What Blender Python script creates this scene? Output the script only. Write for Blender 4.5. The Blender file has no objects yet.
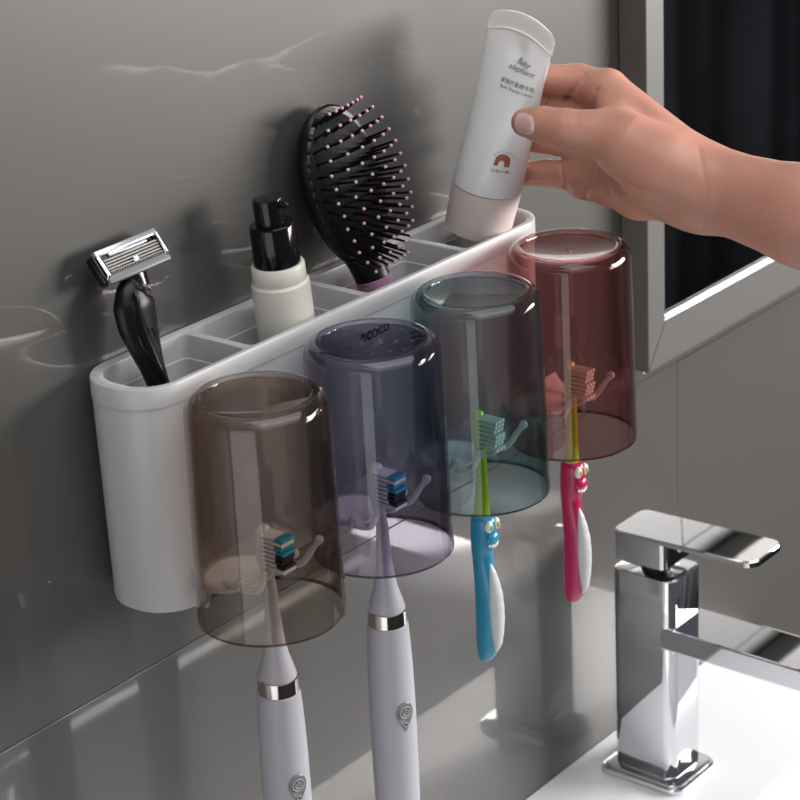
import bpy, bmesh, math, random
import numpy as np
from mathutils import Vector, Matrix

S = bpy.context.scene
COL = S.collection
PI = math.pi

# ------------------------------------------------------------------ camera, world, lights, exposure
CAM_POS = np.array([-0.6962, -0.7549, 0.4944])
CAM_R = np.array([0.6229, -0.7807, -0.0490])
CAM_U = np.array([0.3208, 0.1977, 0.9263])
CAM_F = np.array([0.7135, 0.5927, -0.3736])
FPX = 2211.68

def orth():
    f = CAM_F / np.linalg.norm(CAM_F)
    r = CAM_R - f * (CAM_R @ f); r /= np.linalg.norm(r)
    u = np.cross(r, f)
    return r, u, f
CAM_R, CAM_U, CAM_F = orth()
cd = bpy.data.cameras.new('camera'); cam = bpy.data.objects.new('camera', cd); COL.objects.link(cam)
cd.sensor_width = 36; cd.sensor_fit = 'HORIZONTAL'; cd.lens = 36 * FPX / 800
cd.clip_start = 0.05; cd.clip_end = 30
cd.dof.use_dof = True; cd.dof.focus_distance = 1.13; cd.dof.aperture_fstop = 20
M = Matrix.Identity(4)
for i in range(3):
    M[i][0] = CAM_R[i]; M[i][1] = CAM_U[i]; M[i][2] = -CAM_F[i]; M[i][3] = CAM_POS[i]
cam.matrix_world = M
S.camera = cam

def at(px, py, ax, v):
    """point of the plane {axis = v} that the photograph shows at this pixel"""
    w = CAM_F + CAM_R * (px - 400) / FPX - CAM_U * (py - 400) / FPX
    t = (v - CAM_POS[ax]) / w[ax]
    return CAM_POS + t * w

W = bpy.data.worlds.new('world'); S.world = W; W.use_nodes = True
W.node_tree.nodes['Background'].inputs[0].default_value = (0.86, 0.90, 1.0, 1)
W.node_tree.nodes['Background'].inputs[1].default_value = 0.10

def area(name, loc, target, sx, sy, power, col=(1, 1, 1)):
    l = bpy.data.lights.new(name, 'AREA'); l.shape = 'RECTANGLE'; l.size = sx; l.size_y = sy
    l.energy = power; l.color = col
    o = bpy.data.objects.new(name, l); COL.objects.link(o); o.location = loc
    o.rotation_euler = (Vector(target) - Vector(loc)).to_track_quat('-Z', 'Y').to_euler()
    return o
area('window_light_right', (1.58, -1.22, 0.35), (0.42, -0.05, 0.0), 1.2, 0.46, 52, (1.0, 0.97, 0.94))
area('ceiling_light', (0.15, -0.95, 1.6), (0.35, -0.12, 0.0), 2.1, 1.5, 26, (0.96, 0.98, 1.0))
area('window_light_left', (-1.7, -0.67, -0.18), (0.1, -0.05, 0.05), 1.25, 1.6, 8.5, (1.0, 0.98, 0.97))

S.view_settings.view_transform = 'Standard'; S.view_settings.look = 'None'
S.view_settings.gamma = 1.0; S.view_settings.use_curve_mapping = False
S.view_settings.exposure = 0.0
S.cycles.max_bounces = 16; S.cycles.transparent_max_bounces = 32
S.cycles.glossy_bounces = 6; S.cycles.transmission_bounces = 12
S.cycles.sample_clamp_indirect = 4.0

# ------------------------------------------------------------------ materials
def lin(c):
    return tuple((x / 255 / 12.92) if x / 255 <= .04045 else ((x / 255 + .055) / 1.055) ** 2.4 for x in c)

def mat(name, col, rough=.4, metal=0., spec=.5, coat=0., coat_rough=.05, sss=0., sss_r=(1, .3, .15), sss_s=.004,
        bump=0., bscale=300., var=0., vscale=40., trans=0., alpha=1., ior=1.5, sheen=0., aniso=None):
    m = bpy.data.materials.new(name); m.use_nodes = True
    nt = m.node_tree; b = nt.nodes['Principled BSDF']
    b.inputs['Base Color'].default_value = (*col, 1); b.inputs['Roughness'].default_value = rough
    b.inputs['Metallic'].default_value = metal; b.inputs['Specular IOR Level'].default_value = spec
    b.inputs['Coat Weight'].default_value = coat; b.inputs['Coat Roughness'].default_value = coat_rough
    b.inputs['IOR'].default_value = ior
    b.inputs['Transmission Weight'].default_value = trans; b.inputs['Alpha'].default_value = alpha
    if sss:
        b.inputs['Subsurface Weight'].default_value = sss
        b.inputs['Subsurface Radius'].default_value = sss_r; b.inputs['Subsurface Scale'].default_value = sss_s
    if bump or var:
        tc = nt.nodes.new('ShaderNodeTexCoord')
        if bump:
            n = nt.nodes.new('ShaderNodeTexNoise'); n.inputs['Scale'].default_value = bscale; n.inputs['Detail'].default_value = 3
            bp = nt.nodes.new('ShaderNodeBump'); bp.inputs['Strength'].default_value = bump; bp.inputs['Distance'].default_value = .0006
            if aniso:
                mp = nt.nodes.new('ShaderNodeMapping'); mp.inputs['Scale'].default_value = aniso
                nt.links.new(tc.outputs['Object'], mp.inputs[0]); nt.links.new(mp.outputs[0], n.inputs['Vector'])
            else:
                nt.links.new(tc.outputs['Object'], n.inputs['Vector'])
            nt.links.new(n.outputs[0], bp.inputs['Height']); nt.links.new(bp.outputs[0], b.inputs['Normal'])
        if var:
            n2 = nt.nodes.new('ShaderNodeTexNoise'); n2.inputs['Scale'].default_value = vscale; n2.inputs['Detail'].default_value = 4
            nt.links.new(tc.outputs['Object'], n2.inputs['Vector'])
            mx = nt.nodes.new('ShaderNodeMix'); mx.data_type = 'RGBA'
            mx.inputs['A'].default_value = (*[c * (1 - var) for c in col], 1)
            mx.inputs['B'].default_value = (*[min(1, c * (1 + var)) for c in col], 1)
            nt.links.new(n2.outputs[0], mx.inputs['Factor']); nt.links.new(mx.outputs['Result'], b.inputs['Base Color'])
    return m

def tinted(name, col, gloss=(1, 1, 1)):
    """clear tinted plastic: light goes straight through, coloured by the wall it crosses"""
    m = bpy.data.materials.new(name); m.use_nodes = True; nt = m.node_tree
    for n in list(nt.nodes): nt.nodes.remove(n)
    out = nt.nodes.new('ShaderNodeOutputMaterial'); mix = nt.nodes.new('ShaderNodeMixShader')
    tr = nt.nodes.new('ShaderNodeBsdfTransparent'); gl = nt.nodes.new('ShaderNodeBsdfGlossy')
    fr = nt.nodes.new('ShaderNodeFresnel'); ge = nt.nodes.new('ShaderNodeNewGeometry')
    io = nt.nodes.new('ShaderNodeMix'); io.data_type = 'FLOAT'; io.inputs['A'].default_value = 1.46; io.inputs['B'].default_value = 1 / 1.46
    nt.links.new(ge.outputs['Backfacing'], io.inputs['Factor']); nt.links.new(io.outputs['Result'], fr.inputs['IOR'])   # same reflection from either side of the thin wall
    lw = nt.nodes.new('ShaderNodeLayerWeight'); lw.inputs['Blend'].default_value = .35
    # a slanting ray crosses more of the coloured wall
    pw = nt.nodes.new('ShaderNodeMath'); pw.operation = 'POWER'; pw.inputs[1].default_value = 2.5
    mx = nt.nodes.new('ShaderNodeMix'); mx.data_type = 'RGBA'
    mx.inputs['A'].default_value = (*col, 1); mx.inputs['B'].default_value = (*[c ** 4 for c in col], 1)
    nt.links.new(lw.outputs['Facing'], pw.inputs[0]); nt.links.new(pw.outputs[0], mx.inputs['Factor'])
    nt.links.new(mx.outputs['Result'], tr.inputs[0])
    gl.inputs['Roughness'].default_value = .03; gl.inputs[0].default_value = (*gloss, 1)
    nt.links.new(fr.outputs[0], mix.inputs[0]); nt.links.new(tr.outputs[0], mix.inputs[1]); nt.links.new(gl.outputs[0], mix.inputs[2])
    nt.links.new(mix.outputs[0], out.inputs[0])
    return m

m_wall = mat('grey_glazed_tile', (.080, .0755, .070), .42, spec=.6, coat=.55, coat_rough=.03, var=.05, vscale=900)
m_joint = mat('tile_joint', (.05, .047, .044), .8)
m_white = mat('white_plastic', (.57, .555, .555), .32, spec=.5, var=.015, vscale=15)
m_ceramic = mat('white_ceramic', (.86, .87, .89), .12, spec=.5, coat=.6, var=.01, vscale=8)
m_chrome = mat('chrome', (.80, .81, .83), .045, metal=1, bump=.02, bscale=30)
m_steel = mat('brushed_aluminium', (.15, .145, .138), .42, metal=.25, bump=.12, bscale=60, aniso=(1, 1, 30))
m_steel_h = mat('brushed_aluminium_rail', (.17, .165, .158), .38, metal=.3, bump=.12, bscale=60, aniso=(1, 1, 30))
m_alu_light = mat('polished_aluminium_lip', (.93, .94, .96), .25, metal=.6)
m_mirror = mat('dark_mirror_glass', (.10, .105, .115), .02, metal=1, spec=.5)
m_curtain = mat('dark_curtain_fabric', (.60, .60, .64), .85, var=.25, vscale=6)
m_floor = mat('dark_floor', (.05, .048, .046), .6, var=.1, vscale=10)
m_black = mat('black_gloss_plastic', (.004, .004, .005), .15, spec=.4, coat=.2)
m_black_soft = mat('black_soft_plastic', (.005, .005, .006), .34, spec=.35)
m_mesh_black = mat('black_ribbed_cushion', (.006, .006, .0065), .45, spec=.3, bump=.8, bscale=900)
m_cream = mat('cream_plastic', (.80, .77, .69), .35, sss=.1, sss_s=.003)
m_tube = mat('white_soft_tube', (.93, .92, .91), .28, sss=.15, sss_s=.003, coat=.3)
m_cap = mat('frosted_pink_cap', (.78, .665, .63), .35, sss=.2, sss_s=.004, bump=.25, bscale=120, aniso=(.2, .2, 9))
m_ink = mat('grey_print', (.22, .22, .225), .5)
m_red_ink = mat('terracotta_print', (.42, .12, .08), .5)
m_skin = mat('skin', (.60, .295, .215), .37, spec=.4, sss=.35, sss_r=(1, .35, .2), sss_s=.006, bump=.28, bscale=700, var=.10, vscale=45)
m_nail = mat('fingernail', (.84, .55, .49), .18, spec=.6, coat=.5, sss=.3, sss_s=.003)
m_silver = mat('silver_ring_metal', (.78, .75, .71), .10, metal=1)
m_blade = mat('razor_steel', (.88, .85, .80), .35, metal=.35)
m_silverplas = mat('silver_plastic', (.62, .64, .67), .26, metal=.7)
m_greyguard = mat('grey_guard_plastic', (.19, .19, .20), .4)
m_brushwhite = mat('lilac_white_plastic', (.44, .425, .47), .33, spec=.5)
m_brisw = mat('white_bristle', (.82, .84, .85), .5)
m_brisb = mat('teal_bristle', (.03, .33, .50), .5)
m_brisk = mat('black_bristle', (.01, .012, .016), .5)
m_brisc = mat('pale_bristle', (.80, .83, .74), .5)
m_pad = mat('grey_rubber_pad', (.20, .215, .205), .4)
m_padlight = mat('grey_rubber_ridge', (.42, .44, .43), .4)
m_green = mat('lime_green_plastic', (.36, .50, .02), .3)
m_blue = mat('sky_blue_plastic', (.02, .27, .44), .27, coat=.3)
m_pink = mat('magenta_plastic', (.50, .012, .10), .27, coat=.3)
m_grip = mat('white_rubber_grip', (.55, .56, .58), .4)
m_pinktip = mat('pink_bristle_tip', (.70, .38, .50), .35)
m_pinkring = mat('mauve_pink_plastic', (.62, .33, .50), .4)
CUPS = [('smoke_brown_plastic', (.80, .755, .715)), ('smoke_violet_plastic', (.745, .725, .785)),
        ('smoke_teal_plastic', (.69, .775, .79)), ('smoke_red_plastic', (.82, .64, .63))]
m_cups = [tinted(n, c) for n, c in CUPS]
m_rims = [tinted(n + '_edge', tuple(q ** 6 for q in c)) for n, c in CUPS]
m_mark = mat('dark_moulded_mark', (.015, .014, .03), .4)
m_eye_w = mat('eye_white', (.85, .85, .82), .3)

# ------------------------------------------------------------------ helpers
def link(name, bm, m, parent=None, smooth=True, angle=None, mats=None):
    me = bpy.data.meshes.new(name)
    bmesh.ops.recalc_face_normals(bm, faces=bm.faces)
    if smooth:
        for f in bm.faces: f.smooth = True
        lim = math.radians(angle or 38)
        for e in bm.edges:
            if len(e.link_faces) == 2 and e.calc_face_angle(0) > lim: e.smooth = False
    bm.to_mesh(me); bm.free()
    for x in (mats or [m]): me.materials.append(x)
    o = bpy.data.objects.new(name, me); COL.objects.link(o)
    if parent is not None: o.parent = parent
    return o

def thing(name, label, cat, loc=(0, 0, 0), group=None, rot=None):
    o = bpy.data.objects.new(name, None); COL.objects.link(o); o.location = loc; o.empty_display_size = .02
    if rot is not None: o.rotation_euler = rot
    o['label'] = label; o['category'] = cat
    if group: o['group'] = group
    return o

def tag(o, label, cat, group=None):
    o['label'] = label; o['category'] = cat
    if group: o['group'] = group
    return o

def rrect(x0, x1, y0, y1, r, n=6):
    out = []
    for cx, cy, a in ((x1 - r, y1 - r, 0), (x0 + r, y1 - r, 90), (x0 + r, y0 + r, 180), (x1 - r, y0 + r, 270)):
        for k in range(n + 1):
            A = math.radians(a + 90 * k / n); out.append((cx + r * math.cos(A), cy + r * math.sin(A)))
    return out

def ring(bm, pts): return [bm.verts.new(p) for p in pts]
def bridge(bm, a, b, mi=0):
    n = len(a)
    for i in range(n):
        f = bm.faces.new((a[i], a[(i + 1) % n], b[(i + 1) % n], b[i])); f.material_index = mi

def loft(bm, loops, cap0=True, cap1=True, mi=0):
    rs = [ring(bm, l) for l in loops]
    for a, b in zip(rs, rs[1:]): bridge(bm, a, b, mi)
    if cap0: bm.faces.new(rs[0][::-1]).material_index = mi
    if cap1: bm.faces.new(rs[-1]).material_index = mi
    return rs

def lathe(bm, prof, c=(0, 0), n=48, mi=0, cap=True, axis=None):
    """prof = [(r, z)...]"""
    loops = []
    for r, z in prof:
        loops.append([(c[0] + r * math.cos(2 * PI * k / n), c[1] + r * math.sin(2 * PI * k / n), z) for k in range(n)])
    return loft(bm, loops, cap, cap, mi)

def frame_of(d):
    d = Vector(d).normalized(); a = Vector((1, 0, 0)) if abs(d.x) < .9 else Vector((0, 1, 0))
    u = (a - d * a.dot(d)).normalized(); return u, d.cross(u)

def sweep(bm, path, rx, ry=None, n=16, mi=0, u=None, cap=True):
    """elliptical sections along a path; u = direction of rx"""
    ry = ry or rx; loops = []
    P = [Vector(p) for p in path]
    for i, p in enumerate(P):
        d = (P[min(i + 1, len(P) - 1)] - P[max(i - 1, 0)]).normalized()
        if u is None: a, b = frame_of(d)
        else:
            a = Vector(u); a = (a - d * a.dot(d)).normalized(); b = d.cross(a)
        loops.append([tuple(p + a * rx[i] * math.cos(2 * PI * k / n) + b * ry[i] * math.sin(2 * PI * k / n)) for k in range(n)])
    return loft(bm, loops, cap, cap, mi)

def crom(pts, m=6):
    """smooth a poly-line"""
    P = [np.array(p, float) for p in pts]; P = [2 * P[0] - P[1]] + P + [2 * P[-1] - P[-2]]; out = []
    for i in range(1, len(P) - 2):
        for k in range(m):
            t = k / m; a, b, c, d = P[i - 1], P[i], P[i + 1], P[i + 2]
            out.append(.5 * (2 * b + (c - a) * t + (2 * a - 5 * b + 4 * c - d) * t * t + (3 * b - a - 3 * c + d) * t ** 3))
    out.append(P[-2]); return out

def sphere(bm, c, r, n=12, mi=0, sc=(1, 1, 1)):
    m = Matrix.Translation(c) @ Matrix.Diagonal((r * sc[0], r * sc[1], r * sc[2], 1))
    g = bmesh.ops.create_uvsphere(bm, u_segments=n, v_segments=max(6, n // 2 + 2), radius=1, matrix=m)
    for v in g['verts']:
        for f in v.link_faces: f.material_index = mi

def box(bm, x0, x1, y0, y1, z0, z1, bev=0., seg=2, mi=0):
    g = bmesh.ops.create_cube(bm, size=1)
    for v in g['verts']:
        v.co = Vector(((x0 + x1) / 2 + v.co.x * (x1 - x0), (y0 + y1) / 2 + v.co.y * (y1 - y0), (z0 + z1) / 2 + v.co.z * (z1 - z0)))
    es = list({e for v in g['verts'] for e in v.link_edges})
    fs = {f for v in g['verts'] for f in v.link_faces}
    for f in fs: f.material_index = mi
    if bev: bmesh.ops.bevel(bm, geom=es, offset=bev, segments=seg, affect='EDGES', profile=.5)

def rbox(bm, x0, x1, y0, y1, z0, z1, r, bev=.001, n=8, mi=0):
    """upright box with rounded vertical edges and softened top and bottom"""
    L = []
    for dz, ins in ((0, bev), (bev * .3, bev * .3), (bev, 0)):
        L.append([(x, y, z0 + dz) for x, y in rrect(x0 + ins, x1 - ins, y0 + ins, y1 - ins, max(r - ins, .0002), n)])
    for dz, ins in ((bev, 0), (bev * .3, bev * .3), (0, bev)):
        L.append([(x, y, z1 - dz) for x, y in rrect(x0 + ins, x1 - ins, y0 + ins, y1 - ins, max(r - ins, .0002), n)])
    loft(bm, L, mi=mi)

def holed(bm, outer, holes, mi=0):
    """outer: loops bottom->top; holes: each a list of loops top->bottom"""
    ro = [ring(bm, l) for l in outer]
    for a, b in zip(ro, ro[1:]): bridge(bm, a, b, mi)
    bm.faces.new(ro[0][::-1])
    tops = [ro[-1]]
    for h in holes:
        rh = [ring(bm, l) for l in h]
        for a, b in zip(rh, rh[1:]): bridge(bm, a, b, mi)
        bm.faces.new(rh[-1]); tops.append(rh[0])
    edges = []
    for t in tops:
        for i in range(len(t)):
            e = bm.edges.get((t[i], t[(i + 1) % len(t)])) or bm.edges.new((t[i], t[(i + 1) % len(t)])); edges.append(e)
    bmesh.ops.triangle_fill(bm, use_beauty=True, use_dissolve=False, edges=edges, normal=(0, 0, 1))

def text_mesh(name, body, size, m, parent, mw, depth=.00008, shear=0., bend=None, off=0.):
    cu = bpy.data.curves.new(name, 'FONT'); cu.body = body; cu.size = size; cu.align_x = 'CENTER'; cu.align_y = 'CENTER'
    cu.extrude = depth; cu.shear = shear; cu.offset = off; cu.resolution_u = 3
    t = bpy.data.objects.new(name + '_src', cu); COL.objects.link(t)
    dg = bpy.context.evaluated_depsgraph_get(); dg.update()
    me = bpy.data.meshes.new_from_object(t.evaluated_get(dg)); bpy.data.objects.remove(t)
    for v in me.vertices:
        p = v.co.copy()
        if bend: p = bend(p)
        v.co = mw @ p
    me.materials.clear(); me.materials.append(m); me.name = name
    o = bpy.data.objects.new(name, me); COL.objects.link(o)
    if parent is not None: o.parent = parent
    return o

def struct(o):
    o['kind'] = 'structure'; return o

# ------------------------------------------------------------------ the setting
ZSEAM = -.0568; XJ = .5115
bm = bmesh.new()
G = .0004
def slab(x0, x1, z0, z1): box(bm, x0, x1, 0, .02, z0, z1, .0004, 1)
slab(-1.6, 2.6, ZSEAM + G / 2, 1.7)
slab(-1.6, XJ - G / 2, -1.2, ZSEAM - G / 2); slab(XJ + G / 2, 2.6, -1.2, ZSEAM - G / 2)
box(bm, -1.6, 2.6, .003, .03, -1.2, 1.7, mi=1)
struct(link('wall_back', bm, m_wall, mats=[m_wall, m_joint]))
bm = bmesh.new(); box(bm, -2.4, 3.2, -2.8, .03, -1.22, -1.2); struct(link('floor', bm, m_floor))

# dark curtain across the room, only met in the mirror
bm = bmesh.new(); rs = []
for zz in (-1.19, -.6, 0, .6, 1.4):
    rs.append([bm.verts.new((1.95 + .0105 * i, -1.45 - .05 * math.sin(i * .42 + .6 * math.sin(i * .11)) - .02 * math.sin(i * .17 + zz), zz)) for i in range(150)])
for a, b in zip(rs, rs[1:]):
    for i in range(149): bm.faces.new((a[i], a[i + 1], b[i + 1], b[i]))
cur = link('curtain', bm, m_curtain, angle=180)
sm = cur.modifiers.new('cloth_thickness', 'SOLIDIFY'); sm.thickness = .004
tag(cur, 'dark grey curtain in long folds, seen only inside the framed mirror', 'curtain')

# ------------------------------------------------------------------ washbasin
ZC = -.3058
bm = bmesh.new()
ox = (-.25, .6235, -.345, -.0006)
outer = [[(x, y, ZC - .16) for x, y in rrect(ox[0] + .02, ox[1] - .02, ox[2] + .02, ox[3], .01, 4)],
         [(x, y, ZC - .006) for x, y in rrect(*ox[:2], ox[2], ox[3], .012, 4)],
         [(x, y, ZC - .002) for x, y in rrect(ox[0] + .001, ox[1] - .001, ox[2] + .001, ox[3], .012, 4)],
         [(x, y, ZC) for x, y in rrect(ox[0] + .004, ox[1] - .004, ox[2] + .004, ox[3], .012, 4)]]
hx = (.12, .585, -.318, -.124)
h = []
for k in range(6):
    a = k / 5 * PI / 2; s = .008 * math.sin(a); h.append([(x, y, ZC - .008 * (1 - math.cos(a))) for x, y in rrect(hx[0] + s, hx[1] - s, hx[2] + s, hx[3] - s, .045 - s * .5, 8)])
for k in range(1, 6):
    a = k / 5 * PI / 2; s = .008 + .012 + .03 * (1 - math.cos(a)) ; zz = ZC - .075 - .03 * math.sin(a)
    h.append([(x, y, zz) for x, y in rrect(hx[0] + s, hx[1] - s, hx[2] + s, hx[3] - s, .045 - s * .4, 8)])
holed(bm, outer, [h])
basin = thing('washbasin', 'long white ceramic washbasin under the wall, chrome tap on its rim', 'washbasin', (0, 0, ZC - .16))
b_ = link('basin_body', bm, m_ceramic, basin, angle=50); b_.location = (0, 0, -(ZC - .16))
bm = bmesh.new(); lathe(bm, [(.022, ZC - .1052), (.022, ZC - .103), (.018, ZC - .1025), (.004, ZC - .1035)], (.37, -.22), 32)
b_ = link('drain', bm, m_chrome, basin); b_.location = (0, 0, -(ZC - .16))
bm = bmesh.new(); box(bm, -.23, .61, -.30, -.0006, -1.2, ZC - .1602, .002)
tag(link('vanity_cabinet', bm, mat('dark_cabinet_lacquer', (.035, .033, .032), .4)), 'dark cabinet under the white washbasin, mostly below the picture', 'cabinet')

# ------------------------------------------------------------------ tap
FX0, FX1 = .3850, .4235
tap = thing('basin_tap', 'square chrome single-lever tap standing on the white washbasin rim', 'tap', (.404, -.0505, ZC))
def tp(name, bm, m=m_chrome, parent=tap, **k):
    for v in bm.verts: v.co -= Vector((.404, -.0505, ZC))
    return link(name, bm, m, parent, **k)
bm = bmesh.new()
rbox(bm, .3775, .4295, -.0835, -.0195, ZC + .0002, ZC + .0045, .009, .0012)
rbox(bm, .3795, .4275, -.0815, -.0215, ZC + .0045, ZC + .0062, .008, .0008); tp('base_plate', bm)
bm = bmesh.new(); rbox(bm, FX0, FX1, -.0745, -.0272, ZC + .006, -.1532, .0075, .0014, 10); tp('tap_body', bm)
bm = bmesh.new()
L = []
for y, ins in ((-.066, .0), (-.20, .0), (-.2015, .0008), (-.202, .002)):
    L.append([(x, y, z) for x, z in rrect(FX0 - .0003 + ins, FX1 + .0003 - ins, -.2022 + ins, -.1866 - ins, .0014, 3)])
loft(bm, L); sp = tp('spout', bm, angle=10)
bm = bmesh.new()
lathe(bm, [(.0105, -.2065), (.0105, -.2015)], (.404, -.188), 24); tp('spout_outlet', bm)
bm = bmesh.new()   # lever: block over the body and a thin flat handle
L = []
for z, ins in ((-.1478, .0022), (-.1455, .0), (-.130, 0), (-.1262, 0)):
    L.append([(x, y, z) for x, y in rrect(FX0 + .0005 + ins, FX1 - .0005 - ins, -.0685 + ins, -.0295 - (.004 if z < -.147 else 0) - ins * .5, .0045, 6)])
loft(bm, L)
def plan(ins):      # plan of the flat handle, narrow rounded corners at the tip
    x0, x1, ya, yb = FX0 + ins, FX1 - ins, -.1345 + ins, -.0285 - ins
    out = []
    for cx, cy, a, r in ((x1 - .006, yb - .006, 0, .006), (x0 + .006, yb - .006, 90, .006), (x0 + .008, ya + .008, 180, .008), (x1 - .008, ya + .008, 270, .008)):
        for k in range(7):
            A = math.radians(a + 15 * k); out.append((cx + r * math.cos(A), cy + r * math.sin(A)))
    return out
L = []
def crown(x, y, z, top):     # the upper face is very slightly dished towards its tip
    t = max(0, (-y - .07) / .065)
    return z + (.0035 * t * t if top else .0015 * t * t + .0 )
for z, ins, top in ((-.1285, .0012, 0), (-.1278, 0, 0), (-.1262, 0, 1), (-.1252, .0008, 1)):
    L.append([(x, y, crown(x, y, z, top)) for x, y in plan(ins)])
rr_ = loft(bm, L, True, False)
# grid the top for a clean reflection
top = rr_[-1]; bm.faces.new(top)
tp('lever', bm, angle=12)
bm = bmesh.new(); lathe(bm, [(.010, -.1535), (.010, -.1472)], (.4042, -.050), 32); tp('cartridge_collar', bm, m_black_soft)
bm = bmesh.new(); sphere(bm, (.4045, -.0688, -.137), .0022, 12, sc=(1, .4, 1)); tp('set_screw', bm)

# ------------------------------------------------------------------ framed mirror on the wall
mir = thing('wall_mirror', 'large dark mirror in a brushed aluminium frame on the wall', 'mirror', (.4435, 0, -.038))
MX0, MX1, MZ0, MZ1, MY = .4435, 1.25, -.038, .72, -.0205
def mp(name, bm, m, **k):
    for v in bm.verts: v.co -= Vector((.4435, 0, -.038))
    return link(name, bm, m, mir, **k)
wl, wb = .0205, .029
def rail(pts4, name, m):     # four corners (x, z) of a mitred rail
    bm = bmesh.new()
    L = [[(x, -.0006, z) for x, z in pts4], [(x, MY, z) for x, z in pts4]]
    loft(bm, L); bmesh.ops.bevel(bm, geom=bm.edges[:], offset=.0005, segments=2, affect='EDGES'); return mp(name, bm, m, angle=30)
rail([(MX0, MZ0), (MX0 + wl, MZ0 + wb), (MX0 + wl, MZ1 - wb), (MX0, MZ1)], 'frame_stile', m_steel)
rail([(MX1, MZ0), (MX1, MZ1), (MX1 - wl, MZ1 - wb), (MX1 - wl, MZ0 + wb)], 'frame_stile', m_steel)
rail([(MX0, MZ0), (MX1, MZ0), (MX1 - wl, MZ0 + wb), (MX0 + wl, MZ0 + wb)], 'frame_rail', m_steel_h)
rail([(MX0, MZ1), (MX0 + wl, MZ1 - wb), (MX1 - wl, MZ1 - wb), (MX1, MZ1)], 'frame_rail', m_steel_h)
bm = bmesh.new()
box(bm, MX0 + wl, MX1 - wl, -.0196, -.0172, MZ0 + wb + .0001, MZ0 + wb + .0014, .0004)
box(bm, MX0 + wl, MX1 - wl, -.0172, -.0150, MZ0 + wb + .0001, MZ0 + wb + .0030, .0004)
o_ = mp('inner_lip', bm, m_alu_light); o_['label'] = 'bright polished inner lip'
bm = bmesh.new(); box(bm, MX0 + wl - .002, MX1 - wl + .002, -.0150, -.011, MZ0 + wb - .002, MZ1 - wb + .002)
mp('mirror_glass', bm, m_mirror)
bm = bmesh.new(); sphere(bm, (MX0 + .0016, -.016, MZ0 - .0006), .0016, 12); mp('corner_screw', bm, m_chrome)

# ------------------------------------------------------------------ the white holder
HX0, HX1, HD, ZT, ZB = -.0348, .2945, .051, .1164, -.0023
CR = .0225
hold = thing('toothbrush_holder', 'long white wall-mounted toothbrush holder with four open compartments and splash-shaped hooks', 'toothbrush holder', (HX0, -.0004, ZB))
def hp(name, bm, m=m_white, parent=hold, **k):
    for v in bm.verts: v.co -= Vector((HX0, -.0004, ZB))
    return link(name, bm, m, parent, **k)
def ho(z, i, r=CR, xa=0):
    return [(x, y, z) for x, y in rrect(HX0 + i + xa, HX1 - i - xa, -HD + i, -.0006, r, 12)]
outer = [ho(ZB, .0012, xa=.0015), ho(ZB + .0004, .0004, xa=.0015), ho(ZB + .0016, 0, xa=.0013), ho(ZT - .0105, .0004, xa=.0001), ho(ZT - .0102, 0), ho(ZT - .0010, 0), ho(ZT - .0003, .0003), ho(ZT, .0010)]
cells = [(HX0 + .0068, .0385, 1, 0), (.0436, .1290, 0, 0), (.1342, .2145, 0, 0), (.2192, HX1 - .0068, 0, 1)]
YF, YB = -HD + .0036, -.0062
def cell(x0, x1, cl, cr):
    def loop(z, i):
        out = []
        X0, X1, Y0, Y1 = x0 + i, x1 - i, YF + i, YB - i
        rs = [(.0175 if cr else .0035), (.0175 if cl else .0035)]
        for cx, cy, a, r in ((X1 - rs[0], Y1 - rs[0], 0, rs[0]), (X0 + rs[1], Y1 - rs[1], 90, rs[1]), (X0 + rs[1], Y0 + rs[1], 180, rs[1]), (X1 - rs[0], Y0 + rs[0], 270, rs[0])):
            for k in range(9):
                A = math.radians(a + 90 * k / 8); out.append((cx + r * math.cos(A), cy + r * math.sin(A), z))
        return out
    return [loop(ZT, -.0008), loop(ZT - .0004, -.0002), loop(ZT - .0012, 0), loop(ZT - .0125, .0002), loop(ZT - .0128, .0011), loop(.016, .0025), loop(.0125, .004)]
bm = bmesh.new(); holed(bm, outer, [cell(*c) for c in cells]); hp('holder_body', bm, angle=32)

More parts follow.
